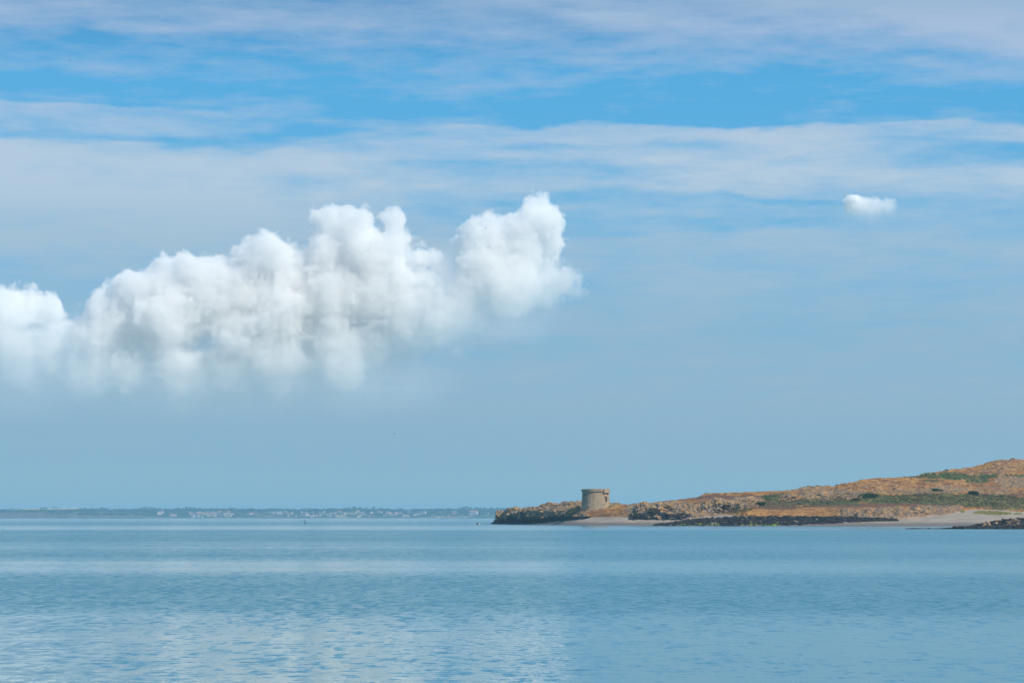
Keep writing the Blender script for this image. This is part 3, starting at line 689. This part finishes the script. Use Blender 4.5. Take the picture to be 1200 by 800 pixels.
# houses
M_white = noisy('white_render', [(.3, (.60,.58,.55)), (.7, (.74,.72,.69))], .5)
M_cream = noisy('cream_render', [(.3, (.55,.47,.37)), (.7, (.66,.57,.45))], .5)
M_brick = noisy('red_brick', [(.3, (.30,.15,.11)), (.7, (.38,.2,.15))], .5)
M_slate = noisy('slate_roof', [(.3, (.10,.10,.12)), (.7, (.18,.17,.18))], .5)
M_tile = noisy('tile_roof', [(.3, (.34,.17,.12)), (.7, (.42,.22,.16))], .5)
M_pane = noisy('window_glass', [(.3, (.03,.04,.05)), (.7, (.06,.07,.08))], .5, r=.2)
def house(w, d, h, rf, wall, roof):
    root = empty('house', (0, 0, 0))
    V = [(-w/2,-d/2,-2),(w/2,-d/2,-2),(w/2,d/2,-2),(-w/2,d/2,-2),(-w/2,-d/2,h),(w/2,-d/2,h),(w/2,d/2,h),(-w/2,d/2,h),(-w/2,0,h+rf),(w/2,0,h+rf)]
    mesh_obj('wall', V, [(0,1,5,4),(1,2,6,9,5),(2,3,7,6),(3,0,4,8,7)], wall, root)
    e = .4; V = [(-w/2-e,-d/2-e,h-.2),(w/2+e,-d/2-e,h-.2),(w/2+e,0,h+rf+.1),(-w/2-e,0,h+rf+.1),(-w/2-e,d/2+e,h-.2),(w/2+e,d/2+e,h-.2)]
    V += [(a, b, c + .2) for a, b, c in V]
    rfo = mesh_obj('roof', V, [(0,3,2,1),(3,4,5,2),(6,7,8,9),(9,8,11,10),(0,1,7,6),(4,10,11,5),(0,6,9,3),(3,9,10,4),(1,2,8,7),(2,5,11,8)], roof, root)
    bm = bmesh.new(); bmesh.ops.create_cube(bm, size=1, matrix=Matrix.Translation((w*.36, 0, h+rf+.6)) @ Matrix.Diagonal((.8, .8, 1.8, 1))); bm_obj('chimney', bm, M_brick, rfo)
    n = max(2, int(w / 3.2))
    for i in range(n):
        x = -w/2 + w * (i + .5) / n
        bm = bmesh.new(); bmesh.ops.create_cube(bm, size=1, matrix=Matrix.Translation((x, -d/2 - .02, h*.55)) @ Matrix.Diagonal((1.1, .12, 1.3, 1))); bm_obj('window', bm, M_pane, root)
    return root
def copy_house(o):
    c = o.copy(); COL.objects.link(c)
    for ch in o.children:
        d = ch.copy(); COL.objects.link(d); d.parent = c
        for g in ch.children:
            e = g.copy(); COL.objects.link(e); e.parent = d
    return c
HP = [(house(11, 7, 5, 2.6, M_white, M_slate), 'white house with a slate roof'), (house(15, 8, 5.5, 2.8, M_white, M_tile), 'white house with a red tiled roof'),
      (house(13, 8, 5.5, 2.5, M_cream, M_slate), 'cream house with a slate roof'), (house(18, 9, 4, 2.2, M_cream, M_tile), 'long cream house with a red roof'), (house(12, 8, 6, 2.6, M_brick, M_slate), 'brick house with a slate roof')]
hu = [0] * 5
BIG = [(189,599.8,1.7,0,'brightest white house alone above the far cliffs, left of the town'),(187,601.2,1.2,1,'low white house just below the brightest one above the cliffs'),(203,603.2,1.4,3,'cream gabled house between the cliffs and the town'),
       (226,600.8,1.1,0,'white house at the upper left end of the hazy town'),(241,601.8,1.3,1,'white house below the big round tree clump in the town'),(327,600.4,1.6,0,'long white building above the far beach'),(320,599.8,1.,0,'small white house beside the long white building'),
       (496,600.8,1.7,0,'bright white block standing alone right of the town'),(489,601.7,1.2,0,'smaller white house left of the bright white block'),(532,601.2,1.7,4,'reddish building near the island end of the far shore'),(555,601.4,2.0,1,'wide white building nearest the left tip of the island')]
for (x, y, s_, q, lb) in BIG:
    o = HP[q][0] if not hu[q] else copy_house(HP[q][0]); hu[q] = 1
    D = cD(x, y + 1.5); o.location = ((x - CX) * D / F, D, cz(x, D)); o.rotation_euler = (0, 0, rg.uniform(-.4, .4)); o.scale = (s_ * 1.2,) * 3
    tag(o, lb, 'house', 'houses of the far town')
for _ in range(150):
    r = rg.random()
    if r < .35: x = rg.uniform(222, 275)
    elif r < .85: x = rg.uniform(330, 480)
    else: x = rg.uniform(275, 590)
    y = min(606, max(599.8, rg.gauss(603.2, 1.6))); q = rg.choice((0, 0, 0, 1, 1, 2, 2, 3, 4))
    o = HP[q][0] if not hu[q] else copy_house(HP[q][0]); hu[q] = 1
    D = cD(x, y); s_ = rg.uniform(.75, 1.2)
    o.location = ((x - CX) * D / F, D, cz(x, D)); o.rotation_euler = (0, 0, rg.uniform(-.7, .7)); o.scale = (s_,) * 3
    wh = 'the left part of the far town' if x < 300 else ('the middle of the far town' if x < 485 else 'the thin right end of the far town')
    tag(o, HP[q][1] + ' in ' + wh, 'house', 'houses of the far town')
# pale beach under the town
Vb = []
for i in range(80):
    x = 170 + i * 4.2
    for d, h in ((-30, -.3), (0, .9), (30, 3.2)): Vb.append(((x - CX) * (C_D + d) / F, C_D + d, h * (.6 + .4 * abs(mnoise.noise(Vector((i * .2, 1, 0)))))))
Qb = np.array([(i * 3 + j, (i + 1) * 3 + j, (i + 1) * 3 + j + 1, i * 3 + j + 1) for i in range(79) for j in range(2)])
tag(np_mesh('far_beach', np.array(Vb), Qb, noisy('pale_sand', [(.4, (.14,.13,.10)), (.6, (.36,.31,.25))], .01), smooth=True), kind='structure')

# ---------------------------------------------------------------- buoys and gulls
M_black = noisy('dark_paint', [(.3, (.015,.018,.02)), (.7, (.03,.03,.035))], 2, r=.5)
M_red = noisy('faded_red_paint', [(.3, (.10,.025,.02)), (.7, (.16,.05,.04))], 2, r=.5)
M_wh = noisy('white_paint', [(.3, (.72,.72,.70)), (.7, (.82,.82,.80))], 2, r=.5)
def lathe(name, prof, mat, parent, seg=20):
    V = []; Fc = []
    for (r, z) in prof:
        for i in range(seg): a = 6.2832 * i / seg; V.append((math.cos(a) * r, math.sin(a) * r, z))
    for j in range(len(prof) - 1):
        for i in range(seg): Fc.append((j * seg + i, j * seg + (i + 1) % seg, (j + 1) * seg + (i + 1) % seg, (j + 1) * seg + i))
    Fc.append(list(range(seg))[::-1]); Fc.append([(len(prof) - 1) * seg + i for i in range(seg)])
    return mesh_obj(name, V, Fc, mat, parent, smooth=True)
D = CH * F / (613.2 - HY); b1 = empty('spar_buoy', ((358 - CX) * D / F, D, 0)); b1.rotation_euler = (0, R(-14), 0)
tag(b1, 'dark leaning spar buoy on the open water left of the island', 'buoy')
lathe('float', [(.35, -.6), (.62, -.3), (.66, .3), (.5, .75), (.2, 1.05)], M_black, b1); lathe('pole', [(.09, 1.0), (.07, 2.2)], M_black, b1); lathe('topmark', [(.05, 2.15), (.34, 2.3), (.3, 2.75), (.05, 2.9)], M_black, b1)
D = CH * F / (614.3 - HY); b2 = empty('mooring_buoy', ((559.6 - CX) * D / F, D, 0)); b2.rotation_euler = (0, R(8), 0)
tag(b2, 'small dark round buoy on the water just left of the island tip', 'buoy')
lathe('float', [(.1, -.5), (.5, -.25), (.68, .25), (.55, .75), (.2, 1.0)], M_red, b2); lathe('ring', [(.08, .95), (.2, 1.0), (.2, 1.15), (.08, 1.2)], M_black, b2)
D = CH * F / (614.5 - HY); b3 = empty('float_marker', ((561.6 - CX) * D / F, D, 0))
tag(b3, 'tiny white float beside the dark round buoy', 'buoy')
lathe('float', [(.1, -.3), (.36, -.1), (.42, .15), (.3, .42), (.08, .5)], M_wh, b3); lathe('rope_eye', [(.05, .48), (.1, .5), (.1, .6), (.04, .62)], M_black, b3)
D = CH * F / (608.6 - HY); b4 = empty('channel_beacon', ((518 - CX) * D / F, D, 0))
tag(b4, 'faint distant beacon post standing in the water before the far shore', 'beacon')
lathe('float', [(.6, -1), (1.1, -.4), (1.1, .7), (.4, 1.2)], M_black, b4); lathe('pole', [(.28, 1.1), (.2, 4.4)], M_black, b4); lathe('topmark', [(.1, 4.4), (.6, 4.6), (.6, 5.3), (.1, 5.5)], M_black, b4)
M_gull = noisy('gull_grey', [(.3, (.10,.10,.11)), (.7, (.2,.2,.21))], 3)
def gull(loc, label, rz, flap, scale=1., flying=True):
    V = []; Fc = []; seg = 10
    prof = [(-.30, .01, 0), (-.22, .035, 0), (-.08, .075, 0), (.06, .085, .005), (.16, .055, .02), (.21, .048, .03), (.26, .035, .03), (.31, .008, .02)]
    for (y, r, z) in prof:
        for i in range(seg): a = 6.2832 * i / seg; V.append((math.cos(a) * r, y, z + math.sin(a) * r * .9))
    for j in range(len(prof) - 1):
        for i in range(seg): Fc.append((j * seg + i, j * seg + (i + 1) % seg, (j + 1) * seg + (i + 1) % seg, (j + 1) * seg + i))
    V_t = len(V); V += [(-.02, -.28, .01), (.02, -.28, .01), (.09, -.42, 0), (-.09, -.42, 0), (0, -.3, .02)]; Fc += [(V_t, V_t+3, V_t+2, V_t+1), (V_t+4, V_t+1, V_t+2, V_t+3)]
    for s in (-1, 1):
        st = [(.05, .13, -.08, .03), (.28, .15, -.05, .03 + .30 * flap), (.48, .08, -.10, .03 + .30 * flap), (.68, -.02, -.10, .03 + .12 * flap)] if flying else [(.05, .12, -.10, .05), (.09, .08, -.18, .05), (.08, 0, -.28, .04), (.04, -.1, -.36, .03)]
        b0 = len(V)
        for (xx, ya, yb, zz) in st: V += [(s * xx, ya, zz + .012), (s * xx, yb, zz + .006), (s * xx, ya, zz - .012), (s * xx, yb, zz - .004)]
        for j in range(3):
            p = b0 + j * 4; n_ = p + 4
            Fc += [(p, p+1, n_+1, n_), (p+2, n_+2, n_+3, p+3), (p, n_, n_+2, p+2), (p+1, p+3, n_+3, n_+1)]
        Fc.append((b0+12, b0+13, b0+15, b0+14))
    o = mesh_obj('gull', V, Fc, M_gull if flying else M_wh, smooth=False)
    o.location = loc; o.rotation_euler = (0, .2 * flap, rz); o.scale = (scale,) * 3
    tag(o, label, 'gull', 'gulls')
for (x, y, lb) in ((82, 71, 'tiny dark gull high in the blue gap at the upper left'), (123, 256, 'tiny gull in front of the pale streaks above the left cloud'), (300, 365, 'gull speck before the upper middle of the big cloud'),
                   (348, 415, 'gull speck before the lower middle of the big cloud'), (389, 437, 'gull speck lowest in front of the big cloud'), (494, 239, 'gull speck between the two cloud towers at their tops'),
                   (569, 268, 'gull speck in front of the right cloud tower'), (462, 508, 'faint gull below the big cloud'), (761, 168, 'faint gull in the upper right streaks of cloud'),
                   (933, 505.5, 'gull speck in the empty sky above the island slope'), (1070.5, 526, 'gull speck just above the right hill'), (348, 44, 'faint gull near the top of the sky left of centre')):
    D = rnd.uniform(1000, 1250); gull(W(x, y, D), lb, rnd.uniform(0, 6.28), rnd.uniform(-.4, 1.2))
D = CH * F / (619.4 - HY) - 4; gull(((1013.5 - CX) * D / F, D, .12), 'white gull sitting on the water off the thin sand spit', 1.3, 0, 1.2, False)

# ---------------------------------------------------------------- haze
def build_haze():
    bm = bmesh.new(); bmesh.ops.create_cube(bm, size=1)
    for v in bm.verts: v.co = Vector((v.co.x * 14400, 6900 + v.co.y * 17400, (v.co.z + .5) * 74 - 5))
    m = bpy.data.materials.new('haze_air'); m.use_nodes = True; m.node_tree.nodes.clear(); k = NT(m.node_tree)
    out = k.new('ShaderNodeOutputMaterial'); pv = k.new('ShaderNodeVolumePrincipled'); pv.inputs['Color'].default_value = (.38, .70, .92, 1)
    pv.inputs['Density'].default_value = 6.8e-5; k.l.new(pv.outputs[0], out.inputs['Volume'])
    tag(bm_obj('haze', bm, m), 'thin blue sea haze over the bay', 'haze', kind='stuff')
build_haze()

# ---------------------------------------------------------------- cumulus clouds (real volumes beyond the haze)
DC = 16500.0; CS = DC / F
def fbm3(shape, cell, octs, rng, gain=.5):
    out = np.zeros(shape, np.float32); a = 1; tot = 0
    for o in range(octs):
        c = cell / 2 ** o
        if c < 1.2: break
        g = rng.random([int(n / c) + 3 for n in shape]).astype(np.float32)
        for ax, n in enumerate(shape):
            t = np.arange(n) / c; i = t.astype(int); f = (t - i).astype(np.float32); f = f * f * (3 - 2 * f)
            sh = [1, 1, 1]; sh[ax] = n; f = f.reshape(sh)
            g = np.take(g, i, ax) * (1 - f) + np.take(g, i + 1, ax) * f
        out += a * g; tot += a; a *= gain
    return out / tot
def billow3(shape, cell, octs, rng, gain):
    out = np.zeros(shape, np.float32); a = 1; tot = 0
    for o in range(octs):
        if cell < 1.6: break
        out += a * np.abs(fbm3(shape, cell, 1, rng) - .5) * 2; tot += a; a *= gain; cell /= 2
    return out / tot
PUFFS = [(8,372,34),(32,358,22),(50,368,22),(5,405,45),(55,405,35),(90,410,30),(25,430,40),
(122,368,26),(140,350,22),(160,345,24),(120,400,40),(165,395,42),(196,320,18),(190,340,30),(222,318,20),(200,380,50),(225,448,34),(262,452,38),(300,448,38),(170,440,34),(350,440,34),(400,435,32),(130,430,30),(60,430,28),(245,322,22),(245,350,32),
(215,425,46),(160,435,40),(270,350,45),(292,298,18),(312,293,17),(300,320,28),(325,305,24),(285,400,50),(345,305,16),(345,325,26),(330,370,50),(265,440,42),(330,430,46),
(380,254,12),(388,262,18),(405,258,17),(424,262,16),(385,300,36),(430,300,32),(458,258,12),(466,262,9),(460,285,18),(390,350,46),(435,350,40),(395,405,42),(440,400,36),(468,330,22),
(500,304,13),(496,325,15),(504,345,17),(498,368,20),(480,390,36),(515,380,32),(475,360,26),(530,362,22),(510,388,28),(556,378,22),(541,338,15),(524,345,14),(540,372,24),(500,345,20),(300,440,42),(370,440,40),(110,440,40),(220,455,34),(628,262,16),(650,262,12),(590,335,30),(655,335,20),(478,305,12),
(545,290,17),(560,276,18),(580,270,18),(598,268,15),(590,290,26),(565,310,30),(612,275,16),(618,258,14),(620,246,12),(632,240,13),(643,248,13),(630,255,16),(645,268,14),(630,275,16),(618,290,18),(648,290,16),(640,270,16),(605,312,28),(560,345,30),(620,335,26),(640,318,18),(660,326,18),(672,325,12),(674,340,12),(640,345,22),(600,358,26),(545,385,18)]
def cloud(name, puffs, x0, x1, y0, y1, nx, dep, seed, base, label, dens, carve=(), mist=(), wr=1., soft0=2.2, sr=135.):
    rng = np.random.default_rng(seed); vox = (x1 - x0) / nx; nz = int((y1 - y0) / vox); ny = int(dep / vox); shp = (nx, ny, nz)
    X = (x0 + (np.arange(nx) + .5) * vox).astype(np.float32)[:, None, None]
    Y = ((np.arange(ny) + .5) * vox - dep / 2).astype(np.float32)[None, :, None]
    Z = (y1 - (np.arange(nz) + .5) * vox).astype(np.float32)[None, None, :]
    w1 = fbm3(shp, 30 / vox, 5, rng, .6); w2 = fbm3(shp, 30 / vox, 5, rng, .6)
    b = billow3(shp, 25 / vox, 5, rng, .64); big = fbm3(shp, 60 / vox, 3, rng)
    wx = X + (w1 - .5) * 26 * wr; wz = Z + (w2 - .5) * 26 * wr
    d = np.full(shp, 1e3, np.float32); r2 = random.Random(seed)
    for (px, py, r) in puffs:
        dy = random.Random(px * 131 + py * 7 + r).uniform(-.16, .16) * dep / 2 * min(1, 26 / r) + (10 if r > 34 else 0)
        i0 = max(0, int((px - r * 1.6 - 30 - x0) / vox)); i1 = min(nx, int((px + r * 1.6 + 30 - x0) / vox) + 1)
        s = np.sqrt((wx[i0:i1] - px) ** 2 + ((Y - dy) * .9) ** 2 + (wz[i0:i1] - py) ** 2) - r
        q = d[i0:i1]; k = min(9., r * .4); h = np.clip(.5 + .5 * (q - s) / k, 0, 1); d[i0:i1] = q * (1 - h) + s * h - k * h * (1 - h)
    b2 = billow3(shp, 9 / vox, 3, rng, .6)
    d = d - (b - .34) * 18 * wr - (b2 - .34) * 11 * wr - 3 * wr
    zz = base(X); soft = np.clip((zz + (big - .5) * 60 * wr + (w1 - .5) * 70 * wr - Z) / sr, 0, 1)
    edge = soft0 + 16 * (1 - soft)
    den = np.clip(-d / edge, 0, 1) * (.02 + .98 * soft ** 2.2) * np.clip((zz + 30 + (w2 - .5) * 60 - Z) / 45, 0, 1)
    for (px, py, rx, ry) in carve:         # thin places where the cloud lets the blue through
        den *= 1 - .8 * np.clip(1.35 - np.sqrt(((wx - px) / rx) ** 2 + ((wz - py) / ry) ** 2) + (b2 - .34) * 1.2, 0, 1)
    fo = np.zeros(shp, np.float32)
    for (px, py, rx, ry, q) in mist:
        s = 1 - np.sqrt(((wx - px) / rx) ** 2 + (Y / (dep * .42)) ** 2 + ((wz - py) / ry) ** 2) + (big - .5) * .8
        fo = np.maximum(fo, q * np.clip(s * 1.6, 0, 1) ** 1.5)
    den = np.maximum(den, fo * (.5 + 1.2 * b) * np.clip((y1 - 4 - Z) / 45, 0, 1))
    den[0] = 0; den[-1] = 0; den[:, 0] = 0; den[:, -1] = 0; den[:, :, 0] = 0; den[:, :, -1] = 0
    me = bpy.data.meshes.new(name); me.vertices.add(nx * ny * nz)
    me.attributes.new('cloud_density', 'FLOAT', 'POINT').data.foreach_set('value', den.ravel())
    g = bpy.data.node_groups.new(name, 'GeometryNodeTree')
    g.interface.new_socket('Geometry', in_out='INPUT', socket_type='NodeSocketGeometry'); g.interface.new_socket('Geometry', in_out='OUTPUT', socket_type='NodeSocketGeometry')
    N = g.nodes; L = g.links; gi = N.new('NodeGroupInput'); go = N.new('NodeGroupOutput'); vc = N.new('GeometryNodeVolumeCube')
    ex = Vector((nx, ny, nz)) * vox * CS; lo = -ex / 2; hi = ex / 2
    ctr = Vector((((x0 + x1) / 2 - CX) * CS, DC, CH + (HY - y1) * CS + ex.z / 2))
    vc.inputs['Min'].default_value = lo; vc.inputs['Max'].default_value = hi
    for a, n in zip('XYZ', shp): vc.inputs['Resolution ' + a].default_value = n
    pos = N.new('GeometryNodeInputPosition')
    def vmath(op, a, v):
        n = N.new('ShaderNodeVectorMath'); n.operation = op; L.new(a, n.inputs[0])
        if v is not None: n.inputs[1].default_value = v
        return n.outputs[0]
    fl = vmath('FLOOR', vmath('ADD', vmath('MULTIPLY', vmath('SUBTRACT', pos.outputs[0], lo), ((nx - 1) / ex.x, (ny - 1) / ex.y, (nz - 1) / ex.z)), (.5, .5, .5)), None)
    dt = N.new('ShaderNodeSeparateXYZ'); L.new(fl, dt.inputs[0])
    def ii(s): c = N.new('FunctionNodeFloatToInt'); L.new(s, c.inputs[0]); return c.outputs[0]
    def im(op, a, b):
        m = N.new('FunctionNodeIntegerMath'); m.operation = op
        for q, v in enumerate((a, b)):
            if isinstance(v, int): m.inputs[q].default_value = v
            else: L.new(v, m.inputs[q])
        return m.outputs[0]
    ix = im('ADD', im('MULTIPLY', im('ADD', im('MULTIPLY', ii(dt.outputs[0]), ny), ii(dt.outputs[1])), nz), ii(dt.outputs[2]))
    na = N.new('GeometryNodeInputNamedAttribute'); na.data_type = 'FLOAT'; na.inputs[0].default_value = 'cloud_density'
    si = N.new('GeometryNodeSampleIndex'); si.data_type = 'FLOAT'; si.domain = 'POINT'
    L.new(gi.outputs[0], si.inputs['Geometry']); L.new(na.outputs[0], si.inputs['Value']); L.new(ix, si.inputs['Index']); L.new(si.outputs[0], vc.inputs['Density'])
    sm = N.new('GeometryNodeSetMaterial'); L.new(vc.outputs[0], sm.inputs[0])
    m = bpy.data.materials.new('cloud_vapour'); m.use_nodes = True; m.node_tree.nodes.clear(); k = NT(m.node_tree)
    out = k.new('ShaderNodeOutputMaterial'); pv = k.new('ShaderNodeVolumePrincipled'); pv.inputs['Color'].default_value = (1, 1, 1, 1)
    pv.inputs['Density'].default_value = dens; k.l.new(pv.outputs[0], out.inputs['Volume'])
    sm.inputs['Material'].default_value = m; L.new(sm.outputs[0], go.inputs[0]); me.materials.append(m)
    ob = link(bpy.data.objects.new(name, me)); ob.location = ctr
    ob.modifiers.new('vapour', 'NODES').node_group = g
    tag(ob, label, 'cloud', kind='stuff')
cloud('cumulus_cloud', PUFFS, -60, 720, 205, 505, 640, 150, 3, lambda X: np.interp(X, [0,150,300,450,520,600,690], [488,524,530,512,470,438,416]).astype(np.float32),
      'large white billowing cumulus bank with two towers at its right end', .015, 
      carve=((243,399,26,11),(232,405,30,7),(36,386,16,5)), mist=((90,400,60,50,.06),(480,375,60,60,.10),(530,370,50,60,.12),(600,370,80,30,.06),(540,330,30,45,.10),(60,455,130,60,.06),(250,472,200,52,.07),(430,450,120,58,.07),(524,345,34,60,.45),(590,385,70,28,.12),(534,412,12,12,.10),(470,290,20,50,.10)))
cloud('small_cumulus', [(1000,242,14),(1008,247,15),(1014,241,9),(1020,250,15),(1031,248,15),(1039,246,12),(1027,242,9),(1019,256,14)], 975, 1065, 214, 280, 120, 40, 5, lambda X: X * 0 + 268,
      'small lone puff of cloud at the upper right', .07, wr=.55, soft0=4.5, sr=40., mist=((1018,252,36,17,.10),))
